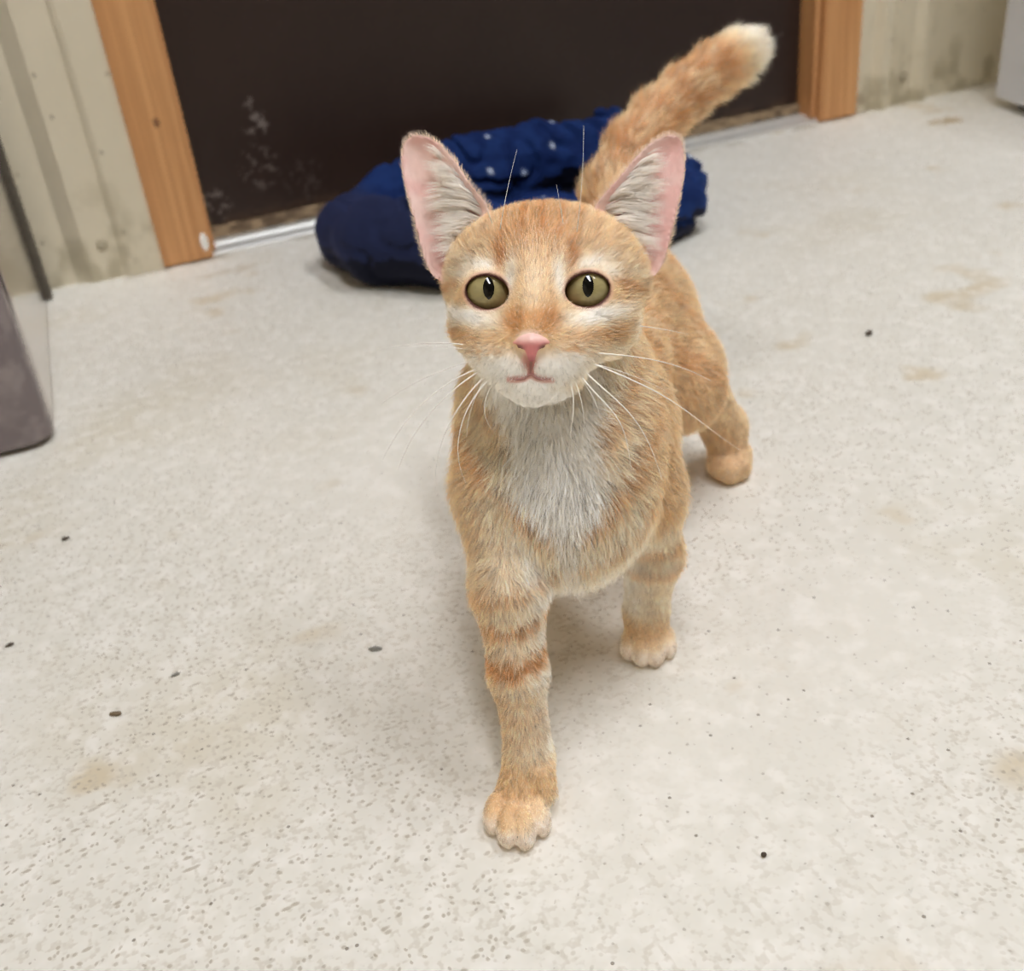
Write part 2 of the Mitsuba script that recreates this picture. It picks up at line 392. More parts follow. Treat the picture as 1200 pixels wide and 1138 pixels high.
# ------------------------------------------------------------------ the cat: a frame for the head (millimetre-like units: 0.3208 mm, origin between the eyes)
U0 = 0.385 / FOC
HE = at(628.5, 340, 0.369)
_w = (EYE - HE) / np.linalg.norm(EYE - HE); _w = _w - 0.05 * (R @ [1, 0, 0]); _w /= np.linalg.norm(_w)    # the way the face looks
_v = R @ [0, -1.0, 0]; _v = _v - _v @ _w * _w; _v /= np.linalg.norm(_v)
HB = np.array([np.cross(_v, _w), _v, _w])       # rows: to the picture's right, up, out of the face
hp = lambda u, v, w: HE + U0 * (np.array([u, v, w], float) @ HB)
hloc = lambda P: (P - HE) @ HB.T / U0


def hpx(px, py, w):                             # head coordinates of a place of the photograph, at depth w of the head
    r = R @ np.array([px - 600, py - 569, FOC]); o = EYE - HE
    t = (w * U0 - o @ HB[2]) / (r @ HB[2]); return (o + r * t) @ HB.T / U0


class Head:
    """A volume given in head coordinates."""
    def __init__(self, fn, lo, hi):
        self.fn = fn; c = np.array([hp(a, b, d) for a in (lo[0], hi[0]) for b in (lo[1], hi[1]) for d in (lo[2], hi[2])]); self.lo, self.hi = c.min(0), c.max(0)

    def __call__(self, x, y, z):
        x, y, z = x - HE[0], y - HE[1], z - HE[2]
        return self.fn(*[(b[0] * x + b[1] * y + b[2] * z) / U0 for b in HB]) * U0


def hell(c, r, rot=0.0):                        # ellipsoid in head coordinates, turned in the plane of the face by rot degrees
    a = math.radians(rot); Q = np.array([[math.cos(a), math.sin(a), 0], [-math.sin(a), math.cos(a), 0], [0, 0, 1]])
    return Ell(hp(*c), np.array(r) * U0, Q @ HB)


hcone = lambda a, b, ra, rb: Cone(hp(*a), hp(*b), ra * U0, rb * U0)
EYES = [(-58.5, -1.0, -25.0, -9.0), (60.5, 0.0, -25.0, 9.0)]; EYE_R = 29.5       # centre in head coordinates, tilt of the lids
EAR_PX = [[(574, 246), (556, 222), (538, 195), (520, 174), (501, 160), (487, 156), (475, 159), (468, 170), (468, 190), (474, 222), (481, 250), (489, 280), (497, 305), (508, 326), (530, 330), (556, 290)],
          [(695, 246), (713, 222), (735, 195), (757, 172), (778, 158), (791, 154), (801, 162), (804, 182), (802, 210), (796, 240), (788, 272), (782, 296), (770, 322), (748, 330), (722, 290)]]


def poly_sd(P, u, v):
    d = np.full(np.broadcast(u, v).shape, 1e9); ins = np.zeros(d.shape, bool)
    for (x0, y0), (x1, y1) in zip(P, np.roll(P, -1, 0)):
        ex, ey = x1 - x0, y1 - y0; wx, wy = u - x0, v - y0; t = np.clip((wx * ex + wy * ey) / (ex * ex + ey * ey), 0, 1)
        d = np.minimum(d, (wx - ex * t) ** 2 + (wy - ey * t) ** 2)
        ins ^= ((y0 > v) != (y1 > v)) & (u < (x1 - x0) * (v - y0) / ((y1 - y0) + 1e-12) + x0)
    return np.where(ins, -1, 1) * np.sqrt(d)


def smooth_poly(P, n=90):
    P = np.asarray(P); P = np.vstack([P, P[:1]])
    from scipy.interpolate import splprep, splev
    t, _ = splprep(P.T, s=6.0, per=True); return np.stack(splev(np.linspace(0, 1, n, endpoint=False), t), 1)


EAR_W = [(-62.0, -0.16), (-62.0, -0.16)]         # depth of the rim at the base and its slope upward
EARS = []
for pts, (w0, sl) in zip(EAR_PX, EAR_W):
    P = np.array([hpx(a, b, w0 + sl * (340 - b) * 0.9)[:2] for a, b in pts]); EARS.append(smooth_poly(P, 48))


def ear_bowl(i, u, v):
    """(distance inside the ear's outline, depth of the bowl's surface)."""
    d = poly_sd(EARS[i], u, v); ins = np.maximum(-d, 0)
    w0, sl = EAR_W[i]; side = (-1, 1)[i]
    base = np.clip((135 - v) / 110, 0, 1)
    w = w0 + sl * v - (20 + 16 * base) * (1 - np.exp(-ins / 15)) - 0.10 * (side * u - 110)
    w = w - 4 * np.maximum(0, (side * u - 125) / 30) ** 2
    return d, w


def ear_sdf(i):
    def fn(u, v, w):
        uu, vv = np.broadcast_arrays(u, v); uu, vv = uu + 0 * w, vv + 0 * w
        d, ws = ear_bowl(i, uu, vv)
        return np.maximum(np.abs(w - ws + 1.5) * 0.8 - 3.2, d + 0.0 * w)
    P = EARS[i]; return Head(fn, (P[:, 0].min() - 4, P[:, 1].min() - 4, -150), (P[:, 0].max() + 4, P[:, 1].max() + 4, -40))


def lid_opening(e):
    u0, v0, w0, tilt = e; a = math.radians(tilt); ca, sa = math.cos(a), math.sin(a); side = 1 if u0 > 0 else -1

    def fn(u, v, w):
        x, y = (u - u0) * ca - (v - v0) * -sa * -1, (u - u0) * sa + (v - v0) * ca
        x = (u - u0) * ca + (v - v0) * sa; y = -(u - u0) * sa + (v - v0) * ca
        x = x * side                                    # positive towards the ear
        ry = np.where(y > 0, 18.5, 20.0); rx = np.where(x > 0, 25.0, 27.5)
        d = ((np.abs(x / rx) ** 1.75 + (y / ry) ** 2) ** .5 - 1) * 20
        return np.maximum(d, (w0 - 8) - w)
    return Head(fn, (u0 - 32, v0 - 28, w0 - 10), (u0 + 32, v0 + 28, w0 + 70))


PRIMS = []                                      # (shape, smoothness, region, way the fur lies, fur length)


def body_part(shape, k, region, flow, length): PRIMS.append((shape, k, region, np.asarray(flow, float), length))


c_ = lambda px, py, y: at(px, py, y)
DN = (0, .1, -1.0)
# trunk, from the hips forward
body_part(Ell(c_(712, 335, .595), (.031, .055, .042)), .02, 'trunk', (.1, .9, -.5), .009)
body_part(Cone(c_(722, 350, .60), c_(695, 440, .50), .033, .038), .02, 'trunk', (.1, .8, -.6), .009)
body_part(Ell(c_(680, 470, .435), (.0345, .072, .046)), .02, 'trunk', (.3, .5, -.8), .010)
body_part(Ell(c_(661, 560, .398), (.0355, .040, .042)), .02, 'chest', (0, .1, -1), .013)
body_part(Ell(c_(655, 600, .385), (.026, .028, .024)), .02, 'chest', (0, .1, -1), .014)
body_part(Cone(c_(652, 520, .41), c_(640, 385, .405), .032, .027), .02, 'chest', (0, -.1, -1), .011)
# shoulders and front legs
body_part(Cone(c_(586, 470, .415), c_(588, 575, .387), .0165, .0172), .015, 'trunk', (-.1, .4, -1), .009)
body_part(Cone(c_(588, 575, .387), c_(597, 690, .355), .0172, .0135), .012, 'leg', DN, .007)
body_part(Cone(c_(597, 690, .355), c_(607, 790, .338), .0135, .0098), .008, 'leg', DN, .006)
body_part(Cone(c_(607, 790, .338), c_(620, 885, .328), .0098, .0088), .008, 'leg', DN, .0045)
body_part(Cone(c_(620, 888, .328), c_(607, 952, .317), .0095, .0118), .006, 'paw', (0, -.7, -.7), .003)
body_part(Cone(c_(742, 490, .425), c_(750, 580, .412), .017, .017), .015, 'trunk', (.15, .4, -1), .009)
body_part(Cone(c_(750, 580, .412), c_(764, 650, .417), .017, .0125), .012, 'leg', DN, .007)
body_part(Cone(c_(764, 650, .417), c_(757, 715, .422), .0125, .0096), .008, 'leg', DN, .005)
body_part(Cone(c_(757, 715, .422), c_(758, 745, .416), .0096, .0108), .006, 'paw', (0, -.7, -.7), .003)


def floor_pt(px, py, z):
    r = R @ np.array([px - 600, py - 569, FOC]); return EYE + r * (CAM_H - z) / -r[2]


TOES = []
for toes, r0 in (([(579, 960, .0072), (596, 975, .0078), (614, 977, .0078), (633, 963, .0070)], .012), ([(738, 760, .0074), (752, 766, .008), (767, 766, .008), (782, 757, .0072)], .014)):
    cx, cy = np.mean([t[0] for t in toes]), toes[0][1]
    for k, (tx, ty, r) in enumerate(toes):
        tip = floor_pt(tx, ty, r * .85); back = floor_pt(cx + (tx - cx) * .6, ty - 34, r * .95); ax = tip - back; ax[2] = 0; ax /= np.linalg.norm(ax); sd = np.cross([0, 0, 1], ax)
        body_part(Ell(tip - ax * .004, (r * .70, .0098, r * 1.02), np.array([sd, ax, [0, 0, 1.0]])), .0012, 'toe', (0, -.8, -.5), .0018)
body_part(Cone(floor_pt(641, 930, .012), floor_pt(636, 905, .02), .0042, .005), .003, 'paw', (0, -.5, -.8), .0025)
# hind legs
body_part(Cone(c_(762, 375, .585), c_(797, 452, .54), .024, .023), .03, 'trunk', (.1, .6, -.8), .008)
body_part(Cone(c_(794, 458, .54), c_(808, 430, .557), .020, .0148), .015, 'trunk', (.1, .6, -.8), .008)
body_part(Cone(c_(809, 426, .56), c_(848, 500, .597), .0145, .0118), .012, 'leg', DN, .005)
body_part(Cone(c_(848, 500, .597), c_(857, 546, .586), .0118, .0106), .012, 'leg', DN, .004)
for tx, ty in ((844, 547), (855, 552), (866, 548)):
    body_part(Cone(floor_pt(tx, ty, .009), floor_pt(tx, ty - 18, .012), .0072, .0076), .003, 'leg', (0, -.5, -.8), .0035)
body_part(Cone((.024, .60, .135), (.006, .565, .095), .027, .022), .02, 'trunk', (-.1, .6, -.8), .008)
body_part(Cone((.006, .565, .095), (.006, .645, .055), .017, .010), .012, 'leg', DN, .006)
body_part(Cone((.006, .645, .055), (.006, .625, .013), .0098, .0105), .010, 'paw', DN, .004)
for q in (-.011, 0, .011):
    body_part(Cone((.006 + q, .600, .009), (.006 + q * .7, .620, .012), .0085, .008), .003, 'toe', (0, -.8, -.5), .0025)
# tail
tp = [c_(708, 285, .622), c_(718, 225, .635), c_(742, 175, .655), c_(770, 140, .672), c_(802, 110, .69), c_(835, 85, .705), c_(862, 68, .718), c_(878, 58, .725)]
tr = [.017, .0145, .0135, .0130, .0125, .0125, .0120, .0095]
for i in range(7):
    body_part(Cone(tp[i], tp[i + 1], tr[i], tr[i + 1]), .008, 'tail', tp[i + 1] - tp[i], .012)
TAIL = np.array(tp)
# head
body_part(hell((8, 12, -88), (126, 92, 96)), 16 * U0, 'head', (0, 0, 0), .0055)
body_part(hell((-60, -38, -40), (45, 44, 48)), 22 * U0, 'head', (0, 0, 0), .006)
body_part(hell((70, -38, -40), (47, 44, 48)), 22 * U0, 'head', (0, 0, 0), .006)
body_part(hcone((2, 22, -18), (-3, -46, 34), 28, 19), 20 * U0, 'head', (0, 0, 0), .0032)
body_part(hell((0, -96, -32), (56, 36, 48)), 20 * U0, 'head', (0, 0, 0), .005)
body_part(hell((-6, -112, 12), (27, 21, 26)), 10 * U0, 'head', (0, 0, 0), .003)
for su in (-1, 1):
    body_part(hell((-5 + su * 27, -80, 20), (35, 29, 24), su * -14), 20 * U0, 'head', (0, 0, 0), .003)
body_part(hell((-3, -58, 44), (17, 11, 12)), 8 * U0, 'head', (0, 0, 0), .002)
for su in (-1, 1):
    body_part(hell((-3 + su * 44, -60, 2), (38, 30, 30), su * -20), 22 * U0, 'head', (0, 0, 0), .004)
    body_part(hcone((-1 + su * 24, -8, 0), (-4 + su * 22, -56, 20), 13, 15), 18 * U0, 'head', (0, 0, 0), .0032)
for u0, v0, w0, tl in EYES: body_part(hell((u0, v0, w0), (34.5, 34.5, 34.5)), 10 * U0, 'head', (0, 0, 0), .003)
for pts_ in (((502, 284, -56), (509, 312, -50)), ((776, 278, -56), (767, 308, -50))):
    a_, b_ = [hpx(*q) for q in pts_]; body_part(hcone(a_, b_, 6, 7), 2 * U0, 'ear', (0, 0, 0), .003)
for i in range(2): body_part(ear_sdf(i), 5 * U0, 'ear', (0, 0, 0), .003)


def axis_steps(lo, hi, f0, f1, fine, coarse):
    a = [lo]
    while a[-1] < hi: a.append(a[-1] + (fine if f0 <= a[-1] < f1 else coarse))
    return a


fld = Field(axis_steps(-.055, .235, HE[0] - .056, HE[0] + .064, .0009, .0016), axis_steps(.27, .78, HE[1] - .028, HE[1] + .066, .0009, .0019), axis_steps(-.004, .31, HE[2] - .05, HE[2] + .085, .0009, .0015))
for s, k, *_ in PRIMS: fld.add(s, k)
for e in EYES: fld.cut(lid_opening(e), 1.5 * U0)
# mouth: the cleft under the nose, the line of the lips, the nostrils' wings
MOUTH = [[(-4, -74), (-5.5, -95)], [(-5.5, -95), (-13, -99.5), (-21, -101), (-30, -101)], [(-5.5, -95), (2, -99.5), (10, -101), (19, -101.5)]]
# the floor ends the paws
fld.D = np.maximum(fld.D, (.0006 - fld.ax[2])[None, None, :])
body = fld.mesh(); del fld.D
parts_ = body.split(only_watertight=False); body = max(parts_, key=lambda m: len(m.vertices))
import scipy.sparse as sp
ed = body.edges_unique; BV, BF = np.array(body.vertices), np.array(body.faces)
A_ = sp.coo_matrix((np.ones(len(ed)), (ed[:, 0], ed[:, 1])), (len(BV),) * 2).tocsr(); A_ = A_ + A_.T + sp.eye(len(BV)); A_ = sp.diags(1 / np.asarray(A_.sum(1)).ravel()) @ A_
for _ in range(5):
    BV = BV + .6 * (A_ @ BV - BV); BV = BV - .62 * (A_ @ BV - BV)
BN = meshkit.arrays((BV, BF), True)[2]

# regions: nearest volume of every vertex, blurred over the surface
near = np.full(len(BV), 1e9); who = np.zeros(len(BV), int)
for i, (s, k, *_) in enumerate(PRIMS):
    m = np.all((BV > s.lo - .012) & (BV < s.hi + .012), 1)
    d = np.full(len(BV), 1e9); q = BV[m]; d[m] = s(q[:, 0], q[:, 1], q[:, 2]); b = d < near; near[b], who[b] = d[b], i
REG = ['trunk', 'chest', 'leg', 'paw', 'toe', 'tail', 'head', 'ear']
reg = np.array([REG.index(p[2]) for p in PRIMS])[who]
HL = hloc(BV)
flow = np.array([p[3] / max(np.linalg.norm(p[3]), 1e-9) for p in PRIMS])[who]
flen = np.array([p[4] for p in PRIMS])[who]
ish = (reg == 6) | (reg == 7)
away = HL - np.array([-5, -50, 30.0]); away /= np.linalg.norm(away, axis=1, keepdims=True)
away = away + np.stack([0 * HL[:, 0], np.where(HL[:, 1] < -75, -.5, .12), np.full(len(HL), -.35)], 1)
hflow = away @ HB; flow[ish] = (hflow / np.linalg.norm(hflow, axis=1, keepdims=True))[ish]
Wt = np.eye(8)[reg]; pack = np.hstack([flow, flen[:, None], Wt])
for _ in range(14): pack = A_ @ pack
flow, flen, Wt = pack[:, :3], pack[:, 3], pack[:, 4:]
flow -= (flow * BN).sum(1, keepdims=True) * BN; flow /= np.maximum(np.linalg.norm(flow, axis=1, keepdims=True), 1e-6)

# ------------------------------------------------------------------ the coat's colours, in the cat's own coordinates
ORANGE, RUST, APRI, CREAM, WHITE, PINK, LIP = [np.array(c, float) for c in ((216, 173, 122), (188, 128, 76), (232, 203, 164), (243, 231, 212), (250, 247, 242), (228, 198, 190), (208, 160, 150))]


def bl(u, v, cu, cv, ru, rv, ang=0.0, p=1.0):
    a = math.radians(ang); x, y = u - cu, v - cv; x, y = x * math.cos(a) + y * math.sin(a), -x * math.sin(a) + y * math.cos(a)
    return np.exp(-((x / ru) ** 2 + (y / rv) ** 2) ** p)


def over(c, col, m): return c * (1 - m[:, None]) + np.asarray(col, float) * m[:, None]


def sst(a, b, x): t = np.clip((x - a) / (b - a), 0, 1); return t * t * (3 - 2 * t)


def seg_d(P, pts):
    d = np.full(len(P), 1e9)
    for a, b in zip(pts[:-1], pts[1:]):
        a, b = np.asarray(a, float), np.asarray(b, float); t = np.clip((P - a) @ (b - a) / ((b - a) @ (b - a)), 0, 1)
        d = np.minimum(d, np.linalg.norm(P - a - t[:, None] * (b - a), axis=1))
    return d


EYE_D = lambda L: np.min([np.sqrt(((L[:, 0] - e[0]) / 25.5) ** 2 + ((L[:, 1] - e[1]) / 20.5) ** 2) for e in EYES], 0)
STR = at(655, 560, .36)


def coat(P, N, W, fur):
    L = hloc(P); u, v, w = L.T
    n1 = meshkit.fbm(P * 130, 3, 3)[:, None]; n2 = meshkit.fbm(P * 420, 2, 5)
    # --- trunk and tail
    c = ORANGE * (1 - n1) + APRI * n1; c = np.array(np.broadcast_to(c, P.shape))
    x, y, z = P.T; xs = x - .020
    stripe = sst(.1, .8, np.sin((y * 1.0 + .25 * z + .012 * (n1[:, 0] - .5)) * 2 * math.pi / .034)) * W[:, 0]
    c = over(c, RUST, .33 * stripe * sst(.40, .44, y))
    # --- chest: white bib, necklace bands, cream streaks
    ch = np.clip(W[:, 1] * 1.0 + W[:, 0] * sst(.44, .39, y), 0, 1) * sst(.43, .39, y)
    zz = z + .012 * (n2 - .5)
    c = over(c, CREAM, ch * .75 * sst(.046, .024, np.abs(xs)))
    c = over(c, CREAM, ch * .8 * sst(.118, .100, z) * sst(.045, .03, np.abs(xs)))
    for z0, k, wd, rise in ((.1225, .9, .0046, 16.0), (.104, .5, .0038, 9.0), (.148, .6, .006, 22.0)):
        band = np.exp(-(((zz - z0 - rise * xs ** 2) / wd) ** 2)); c = over(c, ORANGE * .6 + RUST * .4, ch * k * band * sst(.0, .006, np.abs(xs) + (.006 if z0 < .14 else -.012)))
    half = .005 + .014 * sst(.112, .138, zz) + .006 * sst(.15, .18, zz)
    c = over(c, WHITE, ch * .92 * sst(half + .004, half - .007, np.abs(xs + .05 * (z - .13)) + .004 * (n2 - .5)) * sst(.109, .124, zz))
    c = over(c, WHITE, ch * .6 * sst(.006, .002, np.abs(xs + .003 * (n2 - .5))) * sst(.125, .11, z))
    # --- legs
    lg = np.clip(W[:, 2] + W[:, 3] + W[:, 4], 0, 1); fl = sst(.03, .022, x) * sst(.45, .42, y)
    base = CREAM * .75 + APRI * .25; c = over(c, base, lg * .85)
    inner = np.where(x < .03, sst(-.006, .006, x - .004 * (n2 - .5) + .0), sst(.066, .052, x)); c = over(c, WHITE, lg * .6 * inner * sst(.45, .42, y) * sst(.018, .032, z))
    outer = np.where(x < .03, sst(-.008, -.022, x), sst(.07, .082, x)); c = over(c, ORANGE, lg * .55 * outer)
    for z0, wd, k, left in ((.0695, .0036, 1.0, 1), (.0835, .0024, .7, 1), (.098, .003, .4, 1), (.055, .003, .22, 1), (.045, .004, .25, 1), (.036, .003, .2, 1), (.070, .0030, .5, 0), (.0565, .003, .45, 0), (.088, .003, .35, 0)):
        m = (sst(.035, .025, x) if left else sst(.035, .045, x)) * np.exp(-(((z + .006 * (n2 - .5) - z0 - (.12 * (x + .005) if left else -.1 * (x - .065))) / wd) ** 2)); c = over(c, RUST * .75 + ORANGE * .25, np.clip(lg * 1.3, 0, 1) * k * m * sst(.45, .42, y))
    pw = np.clip(W[:, 3] + W[:, 4], 0, 1); c = over(c, ORANGE * .75 + APRI * .25, pw * .75 * sst(.008, .016, z))
    c = over(c, np.array((244, 228, 214.)), W[:, 4] * .9 * sst(.0125, .0075, z) * sst(.5, .46, y))
    # --- tail: rusty bars along the top, cream tip
    tl = W[:, 5]; s_ = np.linalg.norm(P - TAIL[-1], axis=1)
    c = over(c, APRI * .7 + ORANGE * .3, tl * .6)
    c = over(c, RUST, tl * .85 * sst(.35, .6, n1[:, 0] + .12 * np.sin(s_ * 520)) * sst(-.2, .5, -N[:, 1] * .6 + N[:, 2] * .4) * sst(.025, .04, s_))
    c = over(c, (248, 234, 214), tl * sst(.030, .013, s_))
    # --- head
    um = u - (v + 63) * .055 + 6; a = np.abs(um); hd = np.clip(W[:, 6] * 1.1, 0, 1)
    h = np.array(np.broadcast_to(ORANGE * .30 + APRI * .70 + 22 * (n1 - .5), P.shape))
    h = over(h, ORANGE * .5 + RUST * .5, .8 * bl(um, v, 0, 80, 46, 40, 0, 1.5))
    h = over(h, RUST, .75 * sst(.1, .9, np.sin(um * 2 * math.pi / 22 + 1.2 * n1[:, 0])) * sst(46, 66, v) * bl(a, v, 0, 95, 62, 60))
    h = over(h, CREAM, .55 * bl(um, v, 0, 18, 15, 34)); h = over(h, APRI, .5 * bl(um, v, 0, 45, 12, 18))
    h = over(h, WHITE, .8 * bl(a, v, 64, 32, 30, 10, 6)); h = over(h, WHITE, .75 * bl(a, v, 92, 20, 16, 9, -25))
    h = over(h, WHITE, .8 * bl(a, v, 29, 14, 8, 24, 12, 1.2))
    h = over(h, RUST, .9 * bl(a, v, 41, 43, 7, 17, 8, 1.4))
    h = over(h, WHITE, .95 * bl(a, v, 76, -30, 38, 14, 8, 1.4)); h = over(h, CREAM, .6 * bl(a, v, 45, -30, 14, 12))
    h = over(h, RUST, .55 * bl(a, v, 112, 4, 20, 6, -28, 1.4)); h = over(h, CREAM, .55 * bl(a, v, 118, 18, 14, 10, -30))
    h = over(h, ORANGE * .7 + RUST * .3, .65 * bl(a, v, 92, -50, 34, 9, 14, 1.3)); h = over(h, CREAM, .6 * bl(a, v, 100, -72, 26, 11, 20))
    h = over(h, WHITE, .65 * bl(a, v, 122, -48, 9, 16))
    h = over(h, ORANGE * .3 + RUST * .7, .95 * bl(a, v, 19, -34, 14, 17, -15, 1.4)); h = over(h, ORANGE * .4 + RUST * .6, .8 * bl(um, v, 0, -30, 22, 10))
    h = over(h, (246, 222, 214), .9 * bl(um, v, 0, -52, 15, 8, 0, 2))
    h = over(h, WHITE, .97 * bl(a, v, 32, -92, 40, 24, 0, 1.8)); h = over(h, WHITE, .95 * bl(um, v, 0, -112, 46, 34, 0, 2))
    h = over(h, WHITE, .75 * bl(a, v, 62, -78, 28, 18))
    sp_ = sst(.45, .65, n2) * bl(a, v, 50, -66, 22, 11, -10); h = over(h, ORANGE * .7 + RUST * .3, .6 * sp_)
    h = over(h, WHITE, sst(-108, -126, v) * sst(75, 40, a))
    c = over(c, h, hd)
    if not fur:
        ed_ = EYE_D(L); front = w > -45
        c = over(c, (84, 52, 44), hd * sst(1.10, 1.0, ed_) * front); c = over(c, (198, 140, 128), hd * .35 * sst(1.26, 1.1, ed_) * sst(.98, 1.1, ed_) * front)
        dm = np.min([seg_d(L[:, :2], m) for m in MOUTH], 0); c = over(c, LIP, hd * .95 * sst(6, 2.5, dm) * (w > 15))
        c = over(c, (200, 120, 115), hd * .6 * bl(um, v, 0, -80, 9, 12, 0, 2) * (w > 30))
    # --- ears: pink inside, orange behind
    er = np.clip(W[:, 7] * 1.4, 0, 1); inn = sst(.0, .35, N @ HB[2])
    e = np.array(np.broadcast_to(ORANGE, P.shape)); e = over(e, APRI, .5 * n1[:, 0]); pk = over(np.array(np.broadcast_to(PINK, P.shape)), (222, 178, 172), sst(.35, .6, meshkit.fbm(P * 90, 2, 9)))
    pk = over(pk, (210, 152, 148), .7 * np.max([bl(u, v, -118, 50, 18, 26), bl(u, v, 132, 54, 18, 26)], 0))
    e = over(e, pk, inn); c = over(c, e, er)
    return np.clip(c, 0, 255)


body_col = coat(BV, BN, Wt, False)
scene['skin'] = {'type': 'twosided', 'nested': {'type': 'principled', 'base_color': {'type': 'mesh_attribute', 'name': 'vertex_color'}, 'roughness': 0.65, 'specular': 0.25}}
scene['hair'] = {'type': 'twosided', 'nested': {'type': 'principled', 'base_color': {'type': 'mesh_attribute', 'name': 'vertex_color'}, 'roughness': 0.55, 'specular': 0.3}}
put('body', trimesh.Trimesh(to_world(BV), BF, process=False), 'skin', 'cat', smooth=True, color=lin(body_col))
tag('cat', 'young orange tabby cat with white chest, standing on the concrete floor and looking up', 'cat')

# ------------------------------------------------------------------ fur: one slender curved spike per hair
def hairs(root, nrm, d0, d1, length, rad, col, shade_n, tip=1.0):
    """Bent three-sided spikes: out of root along d0, ending along d1. Returns vertices, faces, normals, colours (C frame)."""
    n = len(root); L_ = length[:, None]; r_ = rad[:, None]
    p1 = root + d0 * L_ * .5; p2 = p1 + d1 * L_ * .5
    s1 = np.cross(d0, nrm); s1 /= np.maximum(np.linalg.norm(s1, axis=1, keepdims=True), 1e-9); s2 = np.cross(d0, s1)
    V = np.empty((n, 7, 3)); N = np.empty((n, 7, 3)); C = np.empty((n, 7, 3))
    for j in range(3):
        a = 2 * math.pi * j / 3 + .5; o = math.cos(a) * s1 + math.sin(a) * s2
        V[:, j] = root - nrm * .0004 + o * r_; V[:, 3 + j] = p1 + o * r_ * .75; N[:, j] = N[:, 3 + j] = shade_n + .45 * o
    V[:, 6] = p2; N[:, 6] = shade_n; C[:, :3] = col[:, None] * .86; C[:, 3:6] = col[:, None]; C[:, 6] = np.minimum(col * tip, 255)
    N /= np.linalg.norm(N, axis=2, keepdims=True)
    f = []
    for j in range(3):
        k = (j + 1) % 3; f += [(j, k, 3 + k), (j, 3 + k, 3 + j), (3 + j, 3 + k, 6)]
    F = (np.arange(n)[:, None, None] * 7 + np.array(f)[None]).reshape(-1, 3)
    return V.reshape(-1, 3), F, N.reshape(-1, 3), C.reshape(-1, 3)


def put_hair(name, parts, parent):
    V, F, N, C, at_ = [], [], [], [], 0
    for v, f, n, c in parts:
        V.append(v); F.append(f + at_); N.append(n); C.append(c); at_ += len(v)
    V, N = to_world(np.vstack(V)), to_world(np.vstack(N))
    path = meshkit.write_ply((V, np.vstack(F)), False, None, lin(np.vstack(C)), N)
    key = f'{parent}__{name}'; scene[key] = {'type': 'ply', 'filename': path, 'face_normals': False, 'bsdf': {'type': 'ref', 'id': 'hair'}}
    return key


def sample_surface(count_per_m2, mask):
    tri = BV[BF]; ar = np.linalg.norm(np.cross(tri[:, 1] - tri[:, 0], tri[:, 2] - tri[:, 0]), axis=1) / 2
    dens = count_per_m2[BF].mean(1) * ar * mask[BF].all(1)
    k = rng.poisson(dens); f = np.repeat(np.arange(len(BF)), k); b = rng.dirichlet((1, 1, 1), len(f))
    pick = lambda A: (A[BF[f]] * b[:, :, None]).sum(1)
    return pick


vis = sst(-.35, .1, ((EYE - BV) * BN).sum(1) / np.linalg.norm(EYE - BV, axis=1))       # fewer hairs on the sides that are turned away
dens = np.array([1.5, 2.0, 2.3, 2.6, 2.6, 1.2, 4.2, 1.6])[REG.index('trunk'):] @ Wt.T * 1e6 * (.30 + .70 * vis)
EL = EYE_D(HL); inner_ear = Wt[:, 7] * sst(.0, .35, BN @ HB[2])
no_hair = ((Wt[:, 6] > .5) & (EL < 1.12) & (HL[:, 2] > -60)) | (inner_ear > .4) | ((Wt[:, 6] > .5) & (np.abs(HL[:, 0] + 3.5) < 17) & (HL[:, 1] > -78) & (HL[:, 1] < -52) & (HL[:, 2] > 40))
dmv = np.min([seg_d(HL[:, :2], m) for m in MOUTH], 0); no_hair |= (Wt[:, 6] > .5) & (dmv < 2.6) & (HL[:, 2] > 15)
pick = sample_surface(dens, ~no_hair)
hr, hn, hf = pick(BV), pick(BN), pick(flow); hw = pick(Wt); hlen = pick(flen[:, None])[:, 0]; hL = hloc(hr)
hn /= np.linalg.norm(hn, axis=1, keepdims=True)
nh = len(hr)
# shorter near the eyes, nose and mouth; longer on the cheeks and behind the jaw
he = EYE_D(hL); hl_ = hlen * (1 - .55 * hw[:, 6] * sst(2.2, 1.05, he))
hl_ *= 1 - .45 * hw[:, 6] * bl(hL[:, 0], hL[:, 1], -5, -55, 40, 40)
hl_ *= rng.uniform(.7, 1.2, nh) * (1 + .25 * (meshkit.noise(hr * 300, 4) - .5))
clump = np.stack([meshkit.fbm(hr * 210, 2, 20 + i) - .5 for i in range(3)], 1)
jit = rng.normal(0, .16, (nh, 3))
t0 = hf + clump * 1.0 + jit; t0 -= (t0 * hn).sum(1, keepdims=True) * hn; t0 /= np.linalg.norm(t0, axis=1, keepdims=True)
lift = (.42 + .15 * rng.normal(0, 1, nh).clip(-1.5, 1.5) + .30 * hw[:, 5])[:, None]
d0 = t0 + hn * lift * 1.25; d0 /= np.linalg.norm(d0, axis=1, keepdims=True)
d1 = t0 + hn * lift * .55 + jit * .6 + np.array([0, 0, -.12]); d1 /= np.linalg.norm(d1, axis=1, keepdims=True)
col = coat(hr + hf * .0015, hn, hw, True)
tone = rng.normal(0, .11, nh) + (.42 - .17 * hw[:, 6]) * (meshkit.fbm(hr * np.array([420, 420, 260]), 2, 31) - .5)
pale = rng.random(nh) < .22
col = np.clip(col * (1 + tone[:, None]), 0, 255); col[pale] = col[pale] * .5 + np.array([248, 240, 226.]) * .5
rad = np.where(hw[:, 6] > .5, .000090, .000130) * (1 + .35 * hw[:, 1]) * rng.uniform(.8, 1.2, nh)
coat_parts = [hairs(hr, hn, d0, d1, hl_, rad, col, hn * .85 + d0 * .1, 1.10)]
